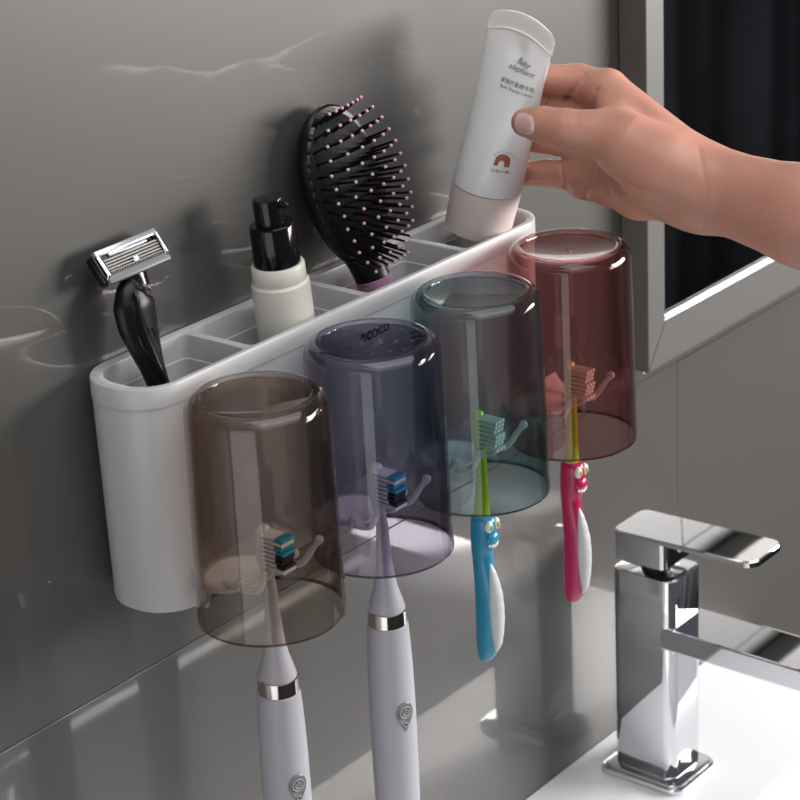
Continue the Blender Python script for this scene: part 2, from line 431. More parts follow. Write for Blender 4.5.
# ------------------------------------------------------------------ cups and the hooks inside them
CS, CY, CRAD = .0858, -.0890, .0365
def make_hook(i):
    """milk-splash shaped shelf: a dished half-oval plate, a curtain of drips below, four upturned drops in front"""
    x0 = i * CS
    bm = bmesh.new(); n = 40
    xs = [.012 - .0258 * math.cos(PI * k / n) for k in range(n + 1)]
    def front(x):
        u = abs(x - .012) / .0262
        return -.0515 - .0262 * max(0, 1 - u ** 3) ** .34 - .0008 * math.sin(x * 420)
    rows = []
    for k, x in enumerate(xs):
        yf = front(x); rows.append([(x0 + x, -.0512 + (yf + .0512) * t, .0188 - .0095 * t - .0016 * math.sin(PI * t) + .0022 * max(0, t - .8) / .2) for t in (0, .15, .35, .6, .8, .93, 1.0)])
    up = [[bm.verts.new(p) for p in r] for r in rows]
    lo = [[bm.verts.new((p[0], p[1] + (.0006 if j == 6 else 0), p[2] - .0022)) for j, p in enumerate(r)] for r in rows]
    for a, b in zip(up, up[1:]):
        for j in range(6): bm.faces.new((a[j], a[j + 1], b[j + 1], b[j]))
    for a, b in zip(lo, lo[1:]):
        for j in range(6): bm.faces.new((a[j + 1], a[j], b[j], b[j + 1]))
    for k in range(n): bm.faces.new((up[k][6], lo[k][6], lo[k + 1][6], up[k + 1][6])); bm.faces.new((up[k][0], up[k + 1][0], lo[k + 1][0], lo[k][0]))
    for k in (0, n):
        for j in range(6): bm.faces.new((up[k][j], up[k][j + 1], lo[k][j + 1], lo[k][j]))
    # drips hanging down from the plate along the holder, longest at the left
    prev = None
    for k in range(31):
        x = -.0100 + .044 * k / 30
        dz = .0020 + .0165 * math.exp(-((x + .0085) / .0045) ** 2) + .0016 * (1 + math.sin(x * 600)) + .004 * math.exp(-((x - .004) / .003) ** 2)
        a = [bm.verts.new((x0 + x, -.0512, .0165)), bm.verts.new((x0 + x, -.0512, .0165 - dz)), bm.verts.new((x0 + x, -.0536, .0165 - dz + .0006)), bm.verts.new((x0 + x, -.0545, .0165))]
        if prev:
            for j in range(4): bm.faces.new((prev[j], prev[(j + 1) % 4], a[(j + 1) % 4], a[j]))
        else: bm.faces.new(a)
        prev = a
    bm.faces.new(prev[::-1])
    for bx, by, tx, ty, tz, r in ((-.006, -.070, -.0117, -.0800, .0180, .0024), (-.005, -.078, -.0066, -.0935, .0238, .0022), (.017, -.078, .0215, -.0868, .0222, .0022), (.027, -.073, .0300, -.0955, .0283, .0024)):
        path = crom([(x0 + bx, by + .006, .0108), (x0 + bx + (tx - bx) * .4, by + (ty - by) * .45, .0125), (x0 + tx - (tx - bx) * .15, ty + .003, tz - .004), (x0 + tx, ty, tz)], 5)
        N = len(path); rad = [r * (1.15 - .75 * math.sin(PI * min(1, t / .8)) ** 2 * .75) if t < .8 else r * .95 for t in [k / (N - 1) for k in range(N)]]
        rad = [max(.0011, (.0022 * (1 - t) + .0013 * t) if t < .72 else .0013 + (r - .0013) * math.sin((t - .72) / .28 * PI / 2)) for t in [k / (N - 1) for k in range(N)]]
        sweep(bm, path, rad, n=12); sphere(bm, path[-1], r, 14)
    hp('toothbrush_hook', bm, angle=60)
for i in range(4): make_hook(i)

cup_lab = ['smoky brown transparent cup hanging upside down, nearest and leftmost of four', 'smoky violet transparent cup hanging upside down over the second electric toothbrush',
           'teal transparent cup hanging upside down over the blue child toothbrush', 'red transparent cup hanging upside down at the right end of the white holder']
def cup_profile():
    H = .1148; t = .0014
    out = [(CRAD - t, -.0002), (CRAD - t * .5, -.0005), (CRAD, 0)]
    out.append((CRAD - .00002, .0012)); out.append((CRAD - .0001, .002)); zt = H - .0078
    for k in range(1, 9): out.append((CRAD - (CRAD - .03455) * k / 8, .002 + (zt - .002) * k / 8))
    for k in range(1, 9):
        a = k / 8 * PI / 2; out.append((.0345 - .0070 + .0070 * math.cos(a), zt + .0078 * math.sin(a)))
    # the bottom of the cup: a shallow dish inside a raised ring
    for k in range(1, 5):
        a = k / 4 * PI / 2; out.append((.0275 - .0020 * math.sin(a), H - .0022 * (1 - math.cos(a))))
    out += [(.018, H - .0033), (.009, H - .0038), (.0012, H - .0040), (.0010, H - .0034), (.0003, H - .0033)]
    inn = [(.0003, H - .0056), (.018, H - .0050), (.0245, H - .0044)]
    for k in range(0, 7):
        a = PI / 2 * (1 - k / 6); inn.append((.0331 - .0060 + .0060 * math.cos(a), zt - .0014 + .0066 * math.sin(a)))
    for k in range(1, 7): inn.append((.0331 + (CRAD - t - .0331) * k / 6, zt - .0014 + (.001 - zt + .0014) * k / 6))
    return out, inn
for i in range(4):
    c = thing('rinse_cup', cup_lab[i], 'cup', (i * CS, CY, 0), 'transparent cups hanging upside down on the holder front')
    bm = bmesh.new(); out, inn = cup_profile()
    rs = lathe(bm, out + inn, n=96, cap=False); bridge(bm, rs[-1], rs[0])
    bm.faces.new(rs[len(out) - 1]); bm.faces.new(rs[len(out)][::-1])
    # the last outer and first inner ring are closed by caps; drop the strip between them
    strip = [f for f in bm.faces if len(f.verts) == 4 and all(v in set(rs[len(out) - 1] + rs[len(out)]) for v in f.verts)]
    bmesh.ops.delete(bm, geom=strip, context='FACES_ONLY')
    for f in bm.faces:
        if len(f.verts) == 4 and max(v.co.z for v in f.verts) < .00125 and min(v.co.xy.length for v in f.verts) > CRAD - .0013: f.material_index = 1
    link('cup_shell', bm, None, c, angle=60, mats=[m_cups[i], m_rims[i]])
lp = at(375, 331, 1, -HD)
text_mesh('brand_text', 'ecoco', .0098, m_mark, hold, Matrix.Translation((lp[0] - HX0, -HD - .00012 + .0004, lp[2] - ZB)) @ Matrix.Rotation(PI / 2, 4, 'X'), depth=.00012)['label'] = 'dark moulded brand word'

# ------------------------------------------------------------------ toothbrushes
def tufts(parent, x, zs, xs, y0, y1, r, tip):
    for a, z in enumerate(zs):
        for b, dx in enumerate(xs):
            t = tip(a) if callable(tip) else tip
            bm = bmesh.new(); n = 8; yl = y1 + .0006 * ((a * 7 + b * 3) % 3 - 1)
            ym = y0 + (yl - y0) * (.62 if t is not None else .9)
            P = [[(x + dx + r * q * math.cos(2 * PI * k / n), yy, z + r * q * math.sin(2 * PI * k / n)) for k in range(n)] for yy, q in ((y0, .85), (ym, 1.0), (yl, 1.2))]
            rs = [ring(bm, p) for p in P]; bridge(bm, rs[0], rs[1], 0); bridge(bm, rs[1], rs[2], 1); bm.faces.new(rs[0][::-1]); bm.faces.new(rs[2]).material_index = 1
            if t is None: o = link('bristle_tuft', bm, m_brisc, parent, mats=[m_brisc, m_brisc])
            else: o = link('bristle_tuft', bm, t, parent, mats=[m_brisw, t])
            if a == 0 and b == 0 and t is m_brisb: o['label'] = 'teal-tipped bristle tuft'

def electric(i, dz, label):
    x, y = 0, 0
    t = thing('electric_toothbrush', label, 'toothbrush', (i * CS, CY, 0), 'electric toothbrushes hanging in the cups')
    bm = bmesh.new()
    yy = .0010
    # head plate with neck
    zs = [.0465, .0455, .043, .038, .032, .027, .0235, .020, .012, 0, -.010, -.0175, -.023, -.029, -.0335, -.0352]
    wx = [.0012, .0035, .0052, .0058, .0057, .0050, .0038, .0032, .0032, .0037, .0045, .0054, .0064, .0082, .0094, .0096]
    wy = [.0010, .0020, .0026, .0028, .0028, .0028, .0028, .0029, .0031, .0036, .0043, .0052, .0063, .0082, .0094, .0096]
    cy = [yy + .001] * 6 + [yy + .0008, yy + .0003, 0, 0, 0, 0, 0, 0, 0, 0]
    L = [[(wx[k] * math.cos(2 * PI * j / 32), cy[k] + wy[k] * math.sin(2 * PI * j / 32), zs[k]) for j in range(32)] for k in range(len(zs))]
    loft(bm, L); link('brush_head', bm, m_brushwhite, t, angle=50)
    bm = bmesh.new(); lathe(bm, [(.0096, -.0353), (.0103, -.0356), (.0104, -.0432), (.0098, -.0435)], n=48); link('metal_ring', bm, m_silver, t, angle=40)
    bm = bmesh.new()
    lathe(bm, [(.0100, -.0434), (.0107, -.0440), (.0113, -.052), (.01185, -.065), (.0122, -.080), (.0124, -.10), (.0123, -.13), (.0118, -.165), (.0113, -.20), (.0108, -.215), (.009, -.2195), (.004, -.221)], n=56)
    link('handle', bm, m_brushwhite, t, angle=40)
    # teardrop control pad on the bristle side
    zc = -.0925; R = .0123; az = math.radians(-108)
    bm = bmesh.new()
    def on(u, v, h): # u across (m), v up (m) -> surface point
        a = az + u / R; return ((R + h) * math.cos(a), (R + h) * math.sin(a), zc + v)
    def tear(s):
        out = []
        for k in range(36):
            a = 2 * PI * k / 36; u = .0050 * math.cos(a); v = .0066 * math.sin(a)
            if v < 0: f = -v / .0066; u *= (1 - .72 * f ** 1.2); v *= 1.55
            out.append((u * s, v * s))
        return out
    loft(bm, [[on(u, v, h) for u, v in tear(s)] for s, h in ((1.05, -.0006), (1.03, .0004), (.94, .0008), (.84, .0005))]); link('control_pad', bm, m_pad, t)
    bm = bmesh.new()
    def arc(cu, cv, r, a0, a1, w, h):
        pts = [on(cu + r * math.cos(math.radians(a0 + (a1 - a0) * k / 20)), cv + r * math.sin(math.radians(a0 + (a1 - a0) * k / 20)), h) for k in range(21)]
        sweep(bm, pts, [w] * 21, n=6)
    arc(0, .0008, .0032, 0, 360, .00028, .0007); arc(0, .0006, .0016, 130, 410, .00025, .0007)
    sweep(bm, [on(0, .0006, .0007), on(0, .0028, .0007)], [.00025] * 2, n=6)
    arc(0, -.0066, .0011, 0, 360, .0003, .0007)
    link('power_symbol', bm, m_padlight, t)
    bm = bmesh.new(); sphere(bm, on(0, -.0066, .0006), .0006, 8); link('indicator_dot', bm, m_black, t)
    tufts(t, 0, [.0425 - .00235 * k for k in range(8)], (-.0034, -.00115, .00115, .0034), yy - .0012, -.0135, .00095, lambda a: (m_brisb if a < 4 else m_brisk) if a % 2 == 0 or a in (3, 5) else m_brisw)
    return t
electric(0, 0, 'white electric toothbrush hanging in the smoky brown cup, nearest to the left')
t2 = electric(1, 0, 'white electric toothbrush hanging in the smoky violet cup')

def kids(i, colm, label, colname):
    t = thing('child_toothbrush', label, 'toothbrush', (i * CS, CY, 0), 'small manual toothbrushes with faces')
    bm = bmesh.new()
    zs = [.0455, .0445, .042, .036, .030, .025, .020, .010, 0, -.008, -.014, -.0175]
    wx = [.001, .0030, .0044, .0050, .0050, .0042, .0030, .0030, .0033, .0038, .0044, .0046]
    wy = [.001, .0018, .0024, .0026, .0026, .0027, .0029, .0031, .0036, .0040, .0044, .0046]
    cy = [.0006] * 6 + [.0004, .0002, .0006, .0010, .0012, .0012]
    loft(bm, [[(wx[k] * math.cos(2 * PI * j / 24), cy[k] + wy[k] * math.sin(2 * PI * j / 24), zs[k]) for j in range(24)] for k in range(len(zs))])
    link('brush_head', bm, m_green, t, angle=50)
    bm = bmesh.new()
    #        z      cx      cy      wx     wy
    prof = [(-.0155, .0, .0010, .0020, .0022), (-.0160, 0, .0010, .0048, .0052), (-.0180, 0, .0008, .0060, .0069), (-.0225, 0, .0006, .0064, .0074),
            (-.0290, 0, .0010, .0062, .0074), (-.0345, 0, .0014, .0059, .0070), (-.0385, 0, .0020, .0054, .0061), (-.0440, 0, .0018, .0052, .0060), (-.052, 0, .0006, .0056, .0068),
            (-.062, .0, -.0008, .0060, .0078), (-.074, 0, -.0012, .0062, .0082), (-.085, 0, -.0008, .0062, .0080), (-.094, 0, .0000, .0058, .0074), (-.100, 0, .0010, .0050, .0060), (-.1045, 0, .0022, .0036, .0040), (-.1062, 0, .0030, .0016, .0018)]
    P = crom([np.array(p) for p in prof], 3)
    loft(bm, [[(p[1] + p[3] * math.cos(2 * PI * j / 28), p[2] + p[4] * math.sin(2 * PI * j / 28), p[0]) for j in range(28)] for p in P])
    link('handle', bm, colm, t, angle=60)
    # ribbed rubber grip let into the front of the handle
    bm = bmesh.new(); nz, nu = 44, 16; rows = []
    hz = [p[0] for p in P][::-1]; hw = [p[3] for p in P][::-1]; hd_ = [p[4] for p in P][::-1]; hc_ = [p[2] for p in P][::-1]
    for a in range(nz + 1):
        f = a / nz; z = -.0435 - .0560 * f; e = math.sin(PI * min(max(f, .012), .988)); row = []
        w, d, c = np.interp(z, hz, hw), np.interp(z, hz, hd_), np.interp(z, hz, hc_)
        for b in range(nu + 1):
            u = -1 + 2 * b / nu; A = math.radians(262 + 52 * e ** .6 * u); edge = (1 - abs(u) ** 4) * min(1, e * 3)
            rib = .00035 if (a % 6 == 0 and 4 < a < 40) else 0
            h_ = -.0003 + (.0016 - rib) * edge
            row.append(bm.verts.new(((w + h_) * math.cos(A), c + (d + h_) * math.sin(A), z)))
        rows.append(row)
    for a, b in zip(rows, rows[1:]):
        for k in range(nu): bm.faces.new((a[k], b[k], b[k + 1], a[k + 1]))
    g = link('rubber_grip', bm, m_grip, t, angle=60); g['label'] = 'white ribbed rubber grip'
    md = g.modifiers.new('grip_depth', 'SOLIDIFY'); md.thickness = .002
    for sx in (-.0026, .0036):
        bm = bmesh.new(); sphere(bm, (sx, -.0052, -.0208), .0027, 14, sc=(1, .75, 1.35)); e = link('eye', bm, m_eye_w, t)
        bm = bmesh.new(); sphere(bm, (sx + .0002, -.0068, -.0211), .0014, 12, sc=(1, .6, 1.4)); link('pupil', bm, m_green, e)
    bm = bmesh.new(); sphere(bm, (0, -.0052, -.0285), .0052, 18, sc=(1, .55, .8)); link('snout', bm, colm, t)
    for k in range(5):
        bm = bmesh.new(); a = (-.9 + .45 * k); sphere(bm, (.0044 * math.sin(a), -.0042 - .0028 * math.cos(a), -.0325 + .0009 * abs(a)), .0010, 8, sc=(1, .7, 1.1)); link('tooth', bm, m_eye_w, t)
    bm = bmesh.new(); sphere(bm, (0, -.0066, -.0316), .0016, 10, sc=(1.2, .5, .5)); link('tongue', bm, m_green, t)
    tufts(t, 0, [.0420 - .0026 * k for k in range(7)], (-.0029, 0, .0029), -.0012, -.0128, .00095, None)
kids(2, m_blue, 'child toothbrush with blue face handle and lime neck, under the teal cup', 'blue')
kids(3, m_pink, 'child toothbrush with magenta face handle and lime neck, under the red cup', 'magenta')

# ------------------------------------------------------------------ razor in the first compartment
raz = thing('safety_razor', 'black razor with silver multi-blade head leaning against the wall in the holder', 'razor', (0, -.0425, .0135))
RO = Vector((0, -.0425, .0135))
def rp(name, bm, m, parent=raz, mw=None, **k):
    for v in bm.verts:
        if mw: v.co = mw @ v.co
        v.co -= RO
    return link(name, bm, m, parent, **k)
pts = [(at(137, 283, 1, -.0155)), (at(133, 292, 1, -.0165)), (at(134, 305, 1, -.0175)), (at(138, 325, 1, -.0190)), (at(144.5, 345, 1, -.0210)), (at(152, 366, 1, -.0235)), (at(160, 388, 1, -.0265)), (.0035, -.0325, .080), (.0035, -.0385, .045), (.0025, -.0415, .016)]
P = crom(pts, 4); n = len(P)
key = [0, 1, 2, 3, 4, 5, 6, 7, 8, 9]
wxk = [.0055, .0092, .0122, .0116, .0094, .0070, .0060, .0062, .0072, .0050]; wyk = [.0035, .0055, .0070, .0066, .0058, .0050, .0045, .0046, .0044, .0030]
tt = [k / 4 for k in range(n)]
bm = bmesh.new(); sweep(bm, P, list(np.interp(tt, key, wxk)), list(np.interp(tt, key, wyk)), n=28, u=(1, 0, 0)); rp('handle', bm, m_black_soft, angle=50)
bm = bmesh.new()     # raised glossy spine on the upper handle
sweep(bm, [Vector(p) + Vector((-.0040 + .0002 * k, -.0028, 0)) for k, p in enumerate(P[3:24])], [.0010 + .0042 * math.sin(PI * (k + 1) / 22) for k in range(21)], [.0042] * 21, n=16, u=(1, 0, 0))
rp('handle_inlay', bm, m_black)
bm = bmesh.new(); c = Vector(at(150, 336, 1, -.0255)); pth = []
for k in range(25):
    a = 2 * PI * k / 24; u = .0030 * math.cos(a); v = .0042 * math.sin(a) * (1 if a < PI else 1.0)
    pth.append(c + Vector((u * (1 - .25 * math.sin(a)), -.0006 + .10 * u, v)))
sweep(bm, pth, [.00035] * 25, n=6); rp('thumb_button', bm, m_black)
# head frame: x along the blades, face tilted upwards
hc = at(132.5, 255, 1, -.0148)
ex = Vector((1, -.0, .02)).normalized(); ed = Vector((0, -.60, -.80)); ed = (ed - ex * ed.dot(ex)).normalized(); en = ex.cross(ed) * -1
if en.y > 0: en = -en
HM = Matrix(((ex.x, ed.x, en.x, hc[0]), (ex.y, ed.y, en.y, hc[1]), (ex.z, ed.z, en.z, hc[2]), (0, 0, 0, 1)))   # local: x length, y down the face, z outwards
bm = bmesh.new(); box(bm, -.0222, .0222, -.0078, .0084, -.0075, -.0008, .0022, 3); head = rp('razor_head', bm, m_black, mw=HM)
def hd(name, bm, m, **k): return rp(name, bm, m, head, mw=HM, **k)
bm = bmesh.new(); box(bm, -.0205, .0205, -.0083, -.0052, -.0030, .0008, .0006); box(bm, -.013, .012, -.0055, -.0036, -.0010, .0008, .0003); hd('lubricating_bar', bm, m_silverplas)
bm = bmesh.new(); box(bm, -.0205, .0205, .0045, .0090, -.0035, .0003, .0008)
for k in range(22): box(bm, -.0188 + k * .00173, -.0182 + k * .00173, .0038, .0052, -.0005, .0010)
hd('guard_bar', bm, m_greyguard)
for k in range(5):
    bm = bmesh.new(); y = -.0026 + k * .00150
    L = [[(x, y - .0005, -.0008), (x, y + .00045, .0006), (x, y + .00060, .0005), (x, y - .0002, -.0012)] for x in (-.0178, .0178)]
    loft(bm, L); hd('blade', bm, m_blade, smooth=False)
for s in (-1, 1):
    bm = bmesh.new(); sweep(bm, [(s * .0196, -.0062, -.0030), (s * .0196, -.0055, .0008), (s * .0194, .0050, .0012), (s * .0196, .0068, -.002)], [.0013] * 4, [.0008] * 4, n=10, u=(1, 0, 0)); hd('blade_clip', bm, m_silver)
bm = bmesh.new(); sweep(bm, [Vector(P[0]) + Vector((0, .004, .012)), Vector(P[0]) + Vector((0, .001, .004)), P[1]], [.0085, .0070, .0080], [.0045, .0040, .005], n=16, u=(1, 0, 0)); rp('head_yoke', bm, m_black)
bm = bmesh.new(); sweep(bm, [at(141, 285, 1, -.023), at(150, 289, 1, -.023)], [.0009, .0009], n=10); rp('yoke_pin', bm, m_silver)

# ------------------------------------------------------------------ pump bottle in the second compartment
bt = at(272, 262, 1, -.0295); base = Vector((.0975, -.0305, .0135)); axis = Vector((.0858, -.0295, .1440)) - base
q = Vector((0, 0, 1)).rotation_difference(axis)
bot = thing('pump_bottle', 'cream white lotion bottle with black pump cap standing in the holder', 'bottle', base, rot=q.to_euler())
Lb = axis.length
bm = bmesh.new(); lathe(bm, [(.0125, 0), (.0146, .001), (.0151, .004), (.0151, Lb - .0125), (.0149, Lb - .0105), (.0141, Lb - .0098), (.0139, Lb - .0092)], n=56); link('bottle_body', bm, m_cream, bot)
bm = bmesh.new(); lathe(bm, [(.0137, Lb - .0092), (.0139, Lb - .0088), (.0138, Lb - .0012), (.0130, Lb), (.0120, Lb)], n=56); link('bottle_collar', bm, m_cream, bot)
bm = bmesh.new(); lathe(bm, [(.0119, Lb - .001), (.0121, Lb), (.0116, Lb + .0205), (.0109, Lb + .0215), (.0080, Lb + .0217)], n=48); link('pump_collar', bm, m_black, bot)
bm = bmesh.new(); lathe(bm, [(.0079, Lb + .0216), (.0080, Lb + .0335), (.0074, Lb + .0350), (.0045, Lb + .0353)], (.0, .0005), n=40)
sweep(bm, [(0.001, -.004, Lb + .0325), (.002, -.009, Lb + .0325), (.002, -.0112, Lb + .0312)], [.0026, .0022, .0018], n=12); link('pump_head', bm, m_black, bot)

# ------------------------------------------------------------------ paddle hairbrush in the third compartment
hb0 = Vector((.1595, -.0275, .1185)); hb1 = Vector((.1480, -.0095, .2100))
ez = (hb1 - hb0).normalized(); exx = Vector((1, -.06, 0)); exx = (exx - ez * exx.dot(ez)).normalized(); eyy = ez.cross(exx)  # into the wall
if eyy.y < 0: eyy = -eyy
hbc = (hb0 + hb1) / 2
HB = Matrix(((exx.x, eyy.x, ez.x, 0), (exx.y, eyy.y, ez.y, 0), (exx.z, eyy.z, ez.z, 0), (0, 0, 0, 1)))
hbr = thing('hairbrush', 'black oval hairbrush with pink-tipped bristles standing in the holder', 'hairbrush', hbc, rot=HB.to_euler())
HL, HW = .0450, .0270
def oval(s, y, t=1.0, dz=0.):
    out = []
    for k in range(48):
        a = 2 * PI * k / 48; z = HL * s * math.sin(a); w = HW * s * (1 + .06 * math.sin(a))
        out.append((w * math.cos(a), y, z + dz))
    return out
bm = bmesh.new(); loft(bm, [oval(.45, .0086), oval(.75, .0078), oval(.93, .0055), oval(1.0, .0015), oval(1.0, -.0015), oval(.97, -.003), oval(.92, -.0033)]); link('brush_back', bm, m_black_soft, hbr)
bm = bmesh.new(); loft(bm, [oval(.915, -.0028), oval(.88, -.0045), oval(.75, -.0075), oval(.55, -.0098), oval(.3, -.0112), oval(.08, -.0118)]); link('cushion', bm, m_mesh_black, hbr, angle=60)
bm = bmesh.new(); zz = -HL
path = [(0, .002, zz + .012), (0, .001, zz + .003), (.0005, .0005, zz - .004), (.001, 0, zz - .0095)]
sweep(bm, path, [.0150, .0112, .0098, .0098], [.0070, .0080, .0090, .0092], n=28, u=(1, 0, 0)); link('neck', bm, m_black_soft, hbr)
bm = bmesh.new()
for k in range(6): lathe(bm, [(.0094, zz - .0070 - k * .0011), (.0101, zz - .0073 - k * .0011), (.0101, zz - .0078 - k * .0011), (.0095, zz - .0081 - k * .0011)], (.001, 0), 40)
link('pink_band', bm, m_pinkring, hbr)['label'] = 'ribbed mauve pink band'
bm = bmesh.new(); sweep(bm, [(.001, 0, zz - .0155), (.001, .0010, zz - .030), (.0, .0015, zz - .060), (0, .002, zz - .088), (0, .002, zz - .091)], [.0090, .0085, .0090, .0080, .004], n=28, u=(1, 0, 0)); link('handle', bm, m_black_soft, hbr)
cnt = 0
for r in range(13):
    z = .0375 - .0062 * r
    half = math.sqrt(max(0, 1 - (z / .0425) ** 2)) * .0235
    m_ = 7 if r % 2 == 0 else 6
    for k in range(m_):
        u = -1 + 2 * (k + .5) / m_
        x = u * half * 1.08
        rr2 = (x / .0255) ** 2 + (z / .0438) ** 2
        if rr2 > .97: continue
        y0 = -.0118 + .0090 * rr2
        d = Vector((x * 14, -1, z * 11 + .02)).normalized(); Ln = .0185 - .0015 * rr2
        bs = Vector((x, y0 + .001, z)); tp_ = bs + d * Ln
        bm = bmesh.new(); sweep(bm, [bs, bs + d * Ln * .5, tp_], [.00095, .00075, .0006], n=6); bo = link('bristle', bm, m_black_soft, hbr)
        bm = bmesh.new(); sphere(bm, tp_, .00095, 8); link('bristle_tip', bm, m_pinktip, bo); cnt += 1
print('bristles', cnt)

# ------------------------------------------------------------------ lotion tube held over the fourth compartment
T0 = Vector((.2550, -.0280, .1140)); T1 = Vector((.2640, -.0600, .2400))
tz = (T1 - T0).normalized(); TL = (T1 - T0).length
ty = Vector((-1, 0, 0)); ty = (ty - tz * ty.dot(tz)).normalized()      # face normal, towards the left of the room
tx = ty.cross(tz)                                                     # text direction
if tx.y > 0: tx = -tx
TM = Matrix(((tx.x, ty.x, tz.x, T0.x), (tx.y, ty.y, tz.y, T0.y), (tx.z, ty.z, tz.z, T0.z), (0, 0, 0, 1)))      # local: x text direction, y out of the face, z up
tube = thing('lotion_tube', 'white squeeze tube with pinkish cap held in the hand above the holder', 'tube', T0)
def tb(name, bm, m, parent=tube, **k):
    for v in bm.verts: v.co = (TM @ v.co) - T0
    return link(name, bm, m, parent, **k)
def tsec(z):   # half width, half thickness
    f = max(0, min(1, (z - .028) / (TL - .040)))
    w = .0196 + .0022 * f; t = .0192 * (1 - f ** 1.25) + .0010
    return w, t, f
def tpts(z, w, t, n=56, zf=None):
    out = []
    for k in range(n):
        a = 2 * PI * k / n; x = w * math.cos(a); y = t * math.sin(a); zz_ = z + (zf(x) if zf else 0); out.append((x, y, zz_))
    return out
bm = bmesh.new(); L = []
NZ = 30
def dentf(x, f): return .0024 * math.exp(-((x - .003) / .0045) ** 2 - ((f - .90) / .055) ** 2) - .0010 * math.exp(-((x - .010) / .004) ** 2 - ((f - .88) / .06) ** 2)
arcf = lambda f: (lambda x: -.0060 * f ** 6 * ((x) / .022) ** 2 - .0 * f)
for k in range(NZ + 1):
    z = .0278 + (TL - .040) * k / NZ; w, t, f = tsec(z); 
    l = []
    for p in tpts(z, w, t, zf=arcf(f)):
        x, y, z_ = p
        dent = dentf(x, f)
        y = y - dent if y > 0 else y + dent * .5
        l.append((x, y, z_))
    L.append(l)
for dz, w, t in ((.0004, .0221, .0019), (.0008, .0224, .0007), (.0045, .0224, .0008), (.0075, .0222, .0008), (.0092, .0212, .0008), (.0102, .0195, .0007)):
    L.append(tpts(.0278 + TL - .040 + dz, w, t, zf=arcf(1)))
loft(bm, L); tb('tube_body', bm, m_tube, angle=50)
bm = bmesh.new(); lathe(bm, [(.0176, 0), (.0188, .0006), (.0190, .002), (.0198, .0262), (.0196, .0272), (.0188, .0274)], n=56); tb('cap', bm, m_cap)['label'] = 'frosted pinkish screw cap'
# print on the face that looks left
def wrap(x, z, h=.0002):
    w, t, f = tsec(z); q = max(-.999, min(.999, x / w)); return Vector((x, t * math.sqrt(1 - q * q) + h - dentf(x, f), z + arcf(f)(x)))
def printed(name, body, size, x, z, m, shear=0., off=0., mono=None):
    def bend(p): return wrap(x + p.x, z + p.y, .00018 + p.z)
    mwT = Matrix.Translation(-T0) @ TM
    return text_mesh(name, body, size, m, tube, mwT, depth=.00004, bend=bend, shear=shear, off=off)
printed('brand_text', 'Baby', .0046, .0082, .1045, m_ink, .35)
printed('brand_text', 'elephant', .0046, .0082, .1003, m_ink, .35)
printed('product_text', '紧致纤盈精华乳', .0029, .0088, .0920, m_ink)
printed('product_text', 'Body Shaping Lotion', .0023, .0090, .0888, m_ink)
printed('maker_text', '红色小象', .0020, .0138, .0440, m_red_ink)
bm = bmesh.new(); ex0, ez0 = .0138, .0500
for k in range(9):  # round-headed arch emblem with an inner notch
    pass
arch = []
for k in range(25): a = PI * k / 24; arch.append((ex0 + .0032 * math.cos(a), ez0 + .0008 + .0032 * math.sin(a)))
arch += [(ex0 - .0034, ez0 - .0030), (ex0 - .0014, ez0 - .0030)]
inner = [(ex0 + .0012 * math.cos(a), ez0 - .0012 + .0016 * math.sin(a)) for a in [PI - PI * k / 8 for k in range(9)]]
arch += inner + [(ex0 + .0014, ez0 - .0030), (ex0 + .0034, ez0 - .0030)]
vs = [bm.verts.new(wrap(x, z, .00025)) for x, z in arch]; bm.faces.new(vs)
for k in range(11):
    a = math.radians(20 + 140 * k / 10); c = wrap(ex0 + .0046 * math.cos(a), ez0 + .0008 + .0046 * math.sin(a), .0002); sphere(bm, c, .00028, 6)
bmesh.ops.triangulate(bm, faces=[f for f in bm.faces if len(f.verts) > 4])
tb('emblem', bm, m_red_ink, smooth=False)

# ------------------------------------------------------------------ the hand and forearm
def surface_nets(D, org, h):
    s = D < 0; nx, ny, nz = D.shape
    c = np.zeros((nx - 1, ny - 1, nz - 1), np.int8)
    for a in (0, 1):
        for b in (0, 1):
            for e in (0, 1): c += s[a:nx - 1 + a, b:ny - 1 + b, e:nz - 1 + e]
    idx = np.argwhere((c > 0) & (c < 8)); vid = -np.ones(c.shape, np.int64); vid[tuple(idx.T)] = np.arange(len(idx))
    acc = np.zeros((len(idx), 3)); cnt_ = np.zeros(len(idx))
    corners = [(a, b, e) for a in (0, 1) for b in (0, 1) for e in (0, 1)]
    for i_, p in enumerate(corners):
        for q_ in corners[i_ + 1:]:
            if sum(abs(u - v) for u, v in zip(p, q_)) != 1: continue
            d0 = D[tuple((idx + p).T)].astype(float); d1 = D[tuple((idx + q_).T)].astype(float); k = (d0 < 0) != (d1 < 0)
            t = np.where(k, d0 / np.where(k, d0 - d1, 1), 0)
            acc += np.where(k[:, None], np.array(p) + t[:, None] * (np.array(q_) - np.array(p)), 0); cnt_ += k
    V = (idx + acc / cnt_[:, None]) * h + org; F = []
    for ax in range(3):
        o1, o2 = [(1, 2), (2, 0), (0, 1)][ax]
        sl0 = [slice(None)] * 3; sl1 = [slice(None)] * 3; sl0[ax] = slice(0, -1); sl1[ax] = slice(1, None)
        for a in (o1, o2): sl0[a] = slice(1, -1); sl1[a] = slice(1, -1)
        A = s[tuple(sl0)]; B = s[tuple(sl1)]; e = np.argwhere(A != B)
        if not len(e): continue
        flip = A[tuple(e.T)]
        for a in (o1, o2): e[:, a] += 1
        def vv(d1, d2):
            g = e.copy(); g[:, o1] -= d1; g[:, o2] -= d2; return vid[tuple(g.T)]
        q4 = np.stack([vv(0, 0), vv(1, 0), vv(1, 1), vv(0, 1)], 1)
        q4 = np.where(flip[:, None], q4, q4[:, ::-1]); F.append(q4)
    return V, np.concatenate(F)

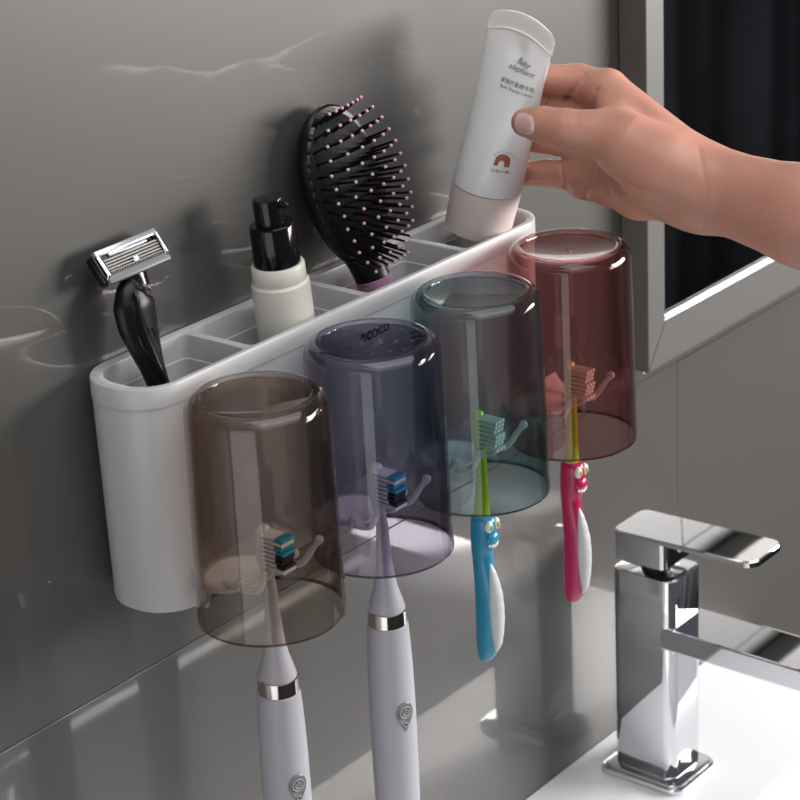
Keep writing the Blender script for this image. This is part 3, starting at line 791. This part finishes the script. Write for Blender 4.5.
hh = .00095
lo = np.array([.212, -.470, .020]); hi = np.array([.400, -.022, .228])
nn = np.ceil((hi - lo) / hh).astype(int)
gx = (lo[0] + hh * np.arange(nn[0])).astype(np.float32)[:, None, None]
gy = (lo[1] + hh * np.arange(nn[1])).astype(np.float32)[None, :, None]
gz = (lo[2] + hh * np.arange(nn[2])).astype(np.float32)[None, None, :]
def A3(px, py, x): return at(px, py, 0, x)
def cone(a, b, ra, rb, flat=1.0):
    """tapered capsule, optionally flattened across the room's x axis; worked only inside its own box"""
    m_ = max(ra, rb) + .022
    l_ = np.minimum(a, b) - m_; h_ = np.maximum(a, b) + m_
    i0 = np.clip(((l_ - lo) / hh).astype(int), 0, nn - 1); i1 = np.clip(((h_ - lo) / hh).astype(int) + 1, 1, nn)
    X = gx[i0[0]:i1[0]]; Y = gy[:, i0[1]:i1[1]]; Z = gz[:, :, i0[2]:i1[2]]
    ab = b - a; L2 = float(ab @ ab)
    t = np.clip(((X - a[0]) * ab[0] + (Y - a[1]) * ab[1] + (Z - a[2]) * ab[2]) / L2, 0, 1)
    d = np.sqrt(((X - a[0] - t * ab[0]) / flat) ** 2 + (Y - a[1] - t * ab[1]) ** 2 + (Z - a[2] - t * ab[2]) ** 2) - (ra + t * (rb - ra))
    if flat != 1: d = d * (flat + (1 - flat) * .3)
    return (slice(i0[0], i1[0]), slice(i0[1], i1[1]), slice(i0[2], i1[2])), d.astype(np.float32)
def smin(a, b, k):
    h_ = np.clip(.5 + .5 * (b - a) / k, 0, 1); return b + (a - b) * h_ - k * h_ * (1 - h_)
def chain(pts, k=.004, flat=1.0):
    D = np.full(tuple(nn), .03, np.float32)
    for (a, ra), (b, rb) in zip(pts, pts[1:]):
        s_, d = cone(a, b, ra, rb, flat); D[s_] = smin(D[s_], d, k)
    return D
def merge(D, E, k): return smin(D, E, k)
palm = chain([(A3(608, 92, .281), .0118), (A3(694, 170, .272), .0160)], .008)
for pts in ([(A3(606, 118, .285), .0115), (A3(700, 184, .276), .0175)],
            [(A3(598, 149, .284), .0112), (A3(700, 194, .275), .0170)],
            [(A3(584, 179, .279), .0105), (A3(640, 193, .272), .0130), (A3(700, 198, .270), .0145)],
            [(A3(640, 150, .279), .0150), (A3(700, 190, .272), .0180)]):
    palm = merge(palm, chain(pts, .008), .009)
arm = chain([(A3(690, 182, .268), .0205), (A3(722, 191.5, .268), .0218), (A3(800, 215.5, .268), .0262), (A3(905, 250, .282), .0320), (A3(1000, 285, .310), .035), (A3(1120, 330, .355), .038)], .004, .80)
palm = merge(palm, arm, .010)
then = chain([(A3(600, 134, .250), .0112), (A3(628, 147, .252), .0155), (A3(662, 168, .257), .0195), (A3(695, 184, .262), .0190)], .010)
palm = merge(palm, then, .008)
web = chain([(A3(612, 110, .272), .0085), (A3(618, 128, .258), .0095)], .006); palm = merge(palm, web, .008)
thumb = chain([(A3(525.5, 122.5, .2375), .0078), (A3(543, 125, .2380), .0090), (A3(562, 129, .2395), .0098), (A3(572, 130.5, .2405), .0097), (A3(590, 133, .2455), .0108), (A3(604, 136, .2500), .0120)], .005)
palm = merge(palm, thumb, .006)
fing = [
    [(A3(507, 88, .2745), .0070), (A3(520, 84, .2785), .0080), (A3(545, 80, .2830), .0085), (A3(578, 81, .2840), .0092), (A3(605, 90, .2820), .0112)],
    [(A3(500, 112, .2745), .0070), (A3(518, 109, .2800), .0080), (A3(548, 105, .2860), .0085), (A3(578, 108, .2880), .0092), (A3(606, 118, .2850), .0108)],
    [(A3(498, 138, .2755), .0068), (A3(515, 138, .2800), .0076), (A3(545, 138.5, .2845), .0078), (A3(575, 145, .2860), .0090), (A3(598, 150, .2840), .0106)],
    [(A3(503, 173.5, .2765), .0062), (A3(516, 173.5, .2795), .0069), (A3(545, 173, .2815), .0073), (A3(566, 174, .2815), .0084), (A3(586, 180, .2790), .0100)]]
F_ = None
for f in fing:
    g = chain(f, .003); F_ = g if F_ is None else merge(F_, g, .0006)
hand = merge(palm, F_, .0045)
# creases: shallow inward grooves along lines of the palm side
wv = at(600, 150, 0, .25) - CAM_POS; wv /= wv[0]
def groove(D, pix, x, amp, w):
    P_ = [A3(px, py, x) for px, py in pix]; best = None
    Yp = gy + (x - gx) * wv[1]; Zp = gz + (x - gx) * wv[2]
    for a, b in zip(P_, P_[1:]):
        dy, dz_ = b[1] - a[1], b[2] - a[2]; L2 = dy * dy + dz_ * dz_
        t = np.clip(((Yp - a[1]) * dy + (Zp - a[2]) * dz_) / L2, 0, 1)
        d2 = (Yp - a[1] - t * dy) ** 2 + (Zp - a[2] - t * dz_) ** 2
        best = d2 if best is None else np.minimum(best, d2)
    return D + (amp * np.exp(-best / (w * w))).astype(np.float32)
hand = groove(hand, [(565, 98), (574, 90), (579, 82), (585, 75)], .27, .0016, .0012)
hand = groove(hand, [(593, 108), (594, 98), (598, 89)], .27, .0012, .0012)
hand = groove(hand, [(602, 158), (617, 176), (640, 189)], .25, .0012, .0014)
hand = groove(hand, [(640, 189), (658, 194)], .25, .0006, .0018)
hand = groove(hand, [(560, 158), (562, 172), (565, 187)], .27, .0015, .0011)
hand = groove(hand, [(594, 156), (592, 176), (586, 196)], .27, .0014, .0012)
hand = groove(hand, [(612, 178), (628, 200), (650, 212)], .26, .0008, .0012)
hand = groove(hand, [(604, 176), (612, 198), (630, 212)], .26, .0007, .0011)
for q_, (xa, ya, yb_) in enumerate(((566, 114, 128), (570, 113, 133), (574, 114, 130), (578, 115, 128))):
    hand = groove(hand, [(xa, ya), (xa - 1.5, (ya + yb_) / 2), (xa, yb_)], .23, .00055, .0008)
hand = groove(hand, [(700, 150), (706, 190), (704, 225)], .25, .0005, .0014)
# nail: a slightly raised plate on the thumb
nc = A3(533, 121, .2375); nx_ = nc[0] - .0079
du = A3(545, 123, .2375) - A3(520, 119, .2375); du /= np.linalg.norm(du); dv = np.array([0, -du[2], du[1]])
U = ((gy - nc[1]) * du[1] + (gz - nc[2]) * du[2]) / .0073; Vv = ((gy - nc[1]) * dv[1] + (gz - nc[2]) * dv[2]) / .0054
q4_ = (np.abs(U) ** 3 + np.abs(Vv) ** 3)
nm = ((q4_ < 1) & (gx < nc[0] - .001))
rim = np.exp(-((q4_ - 1.05) / .22) ** 2) * (gx < nc[0] - .001)
hand = hand - (.00045 * nm).astype(np.float32) + (.0005 * rim).astype(np.float32)
V, F = surface_nets(hand, lo, hh)
# one pass of light smoothing takes the grid out of the skin
for it in range(2):
    acc = np.zeros_like(V); c_ = np.zeros(len(V))
    for a, b in ((0, 1), (1, 2), (2, 3), (3, 0)):
        np.add.at(acc, F[:, a], V[F[:, b]]); np.add.at(c_, F[:, a], 1); np.add.at(acc, F[:, b], V[F[:, a]]); np.add.at(c_, F[:, b], 1)
    V = V * .45 + .55 * acc / c_[:, None]
me = bpy.data.meshes.new('person'); HO = A3(900, 245, .268)
me.from_pydata((V - HO).tolist(), [], F.tolist()); me.update()
me.materials.append(m_skin); me.materials.append(m_nail)
cen = V[F].mean(1); Uf = ((cen - nc) @ du) / .0073; Vf = ((cen - nc) @ dv) / .0054
isn = (np.abs(Uf) ** 3 + np.abs(Vf) ** 3 < .95) & (cen[:, 0] < nc[0] - .003)
me.polygons.foreach_set('material_index', isn.astype(np.int32)); me.polygons.foreach_set('use_smooth', np.ones(len(F), bool))
bpm = bmesh.new(); bpm.from_mesh(me)
small = []
bmesh.ops.recalc_face_normals(bpm, faces=bpm.faces); bpm.to_mesh(me); bpm.free()
po = bpy.data.objects.new('person', me); COL.objects.link(po); po.location = HO
tag(po, 'bare forearm and right hand of a person pinching the white tube', 'person')
# thin gold ring on the middle finger
bm = bmesh.new(); c = Vector(A3(555, 105.3, .2863)); d_ = Vector(A3(562, 106, .2868) - A3(548, 105, .2860)).normalized(); a_, b2 = frame_of(d_)
sweep(bm, [c + (a_ * math.cos(2 * PI * k / 40) + b2 * math.sin(2 * PI * k / 40)) * .0090 for k in range(41)], [.0005] * 41, n=8)
tag(link('finger_ring', bm, mat('gold', (.75, .50, .20), .15, metal=1)), 'thin gold ring on the middle finger of the hand', 'ring')
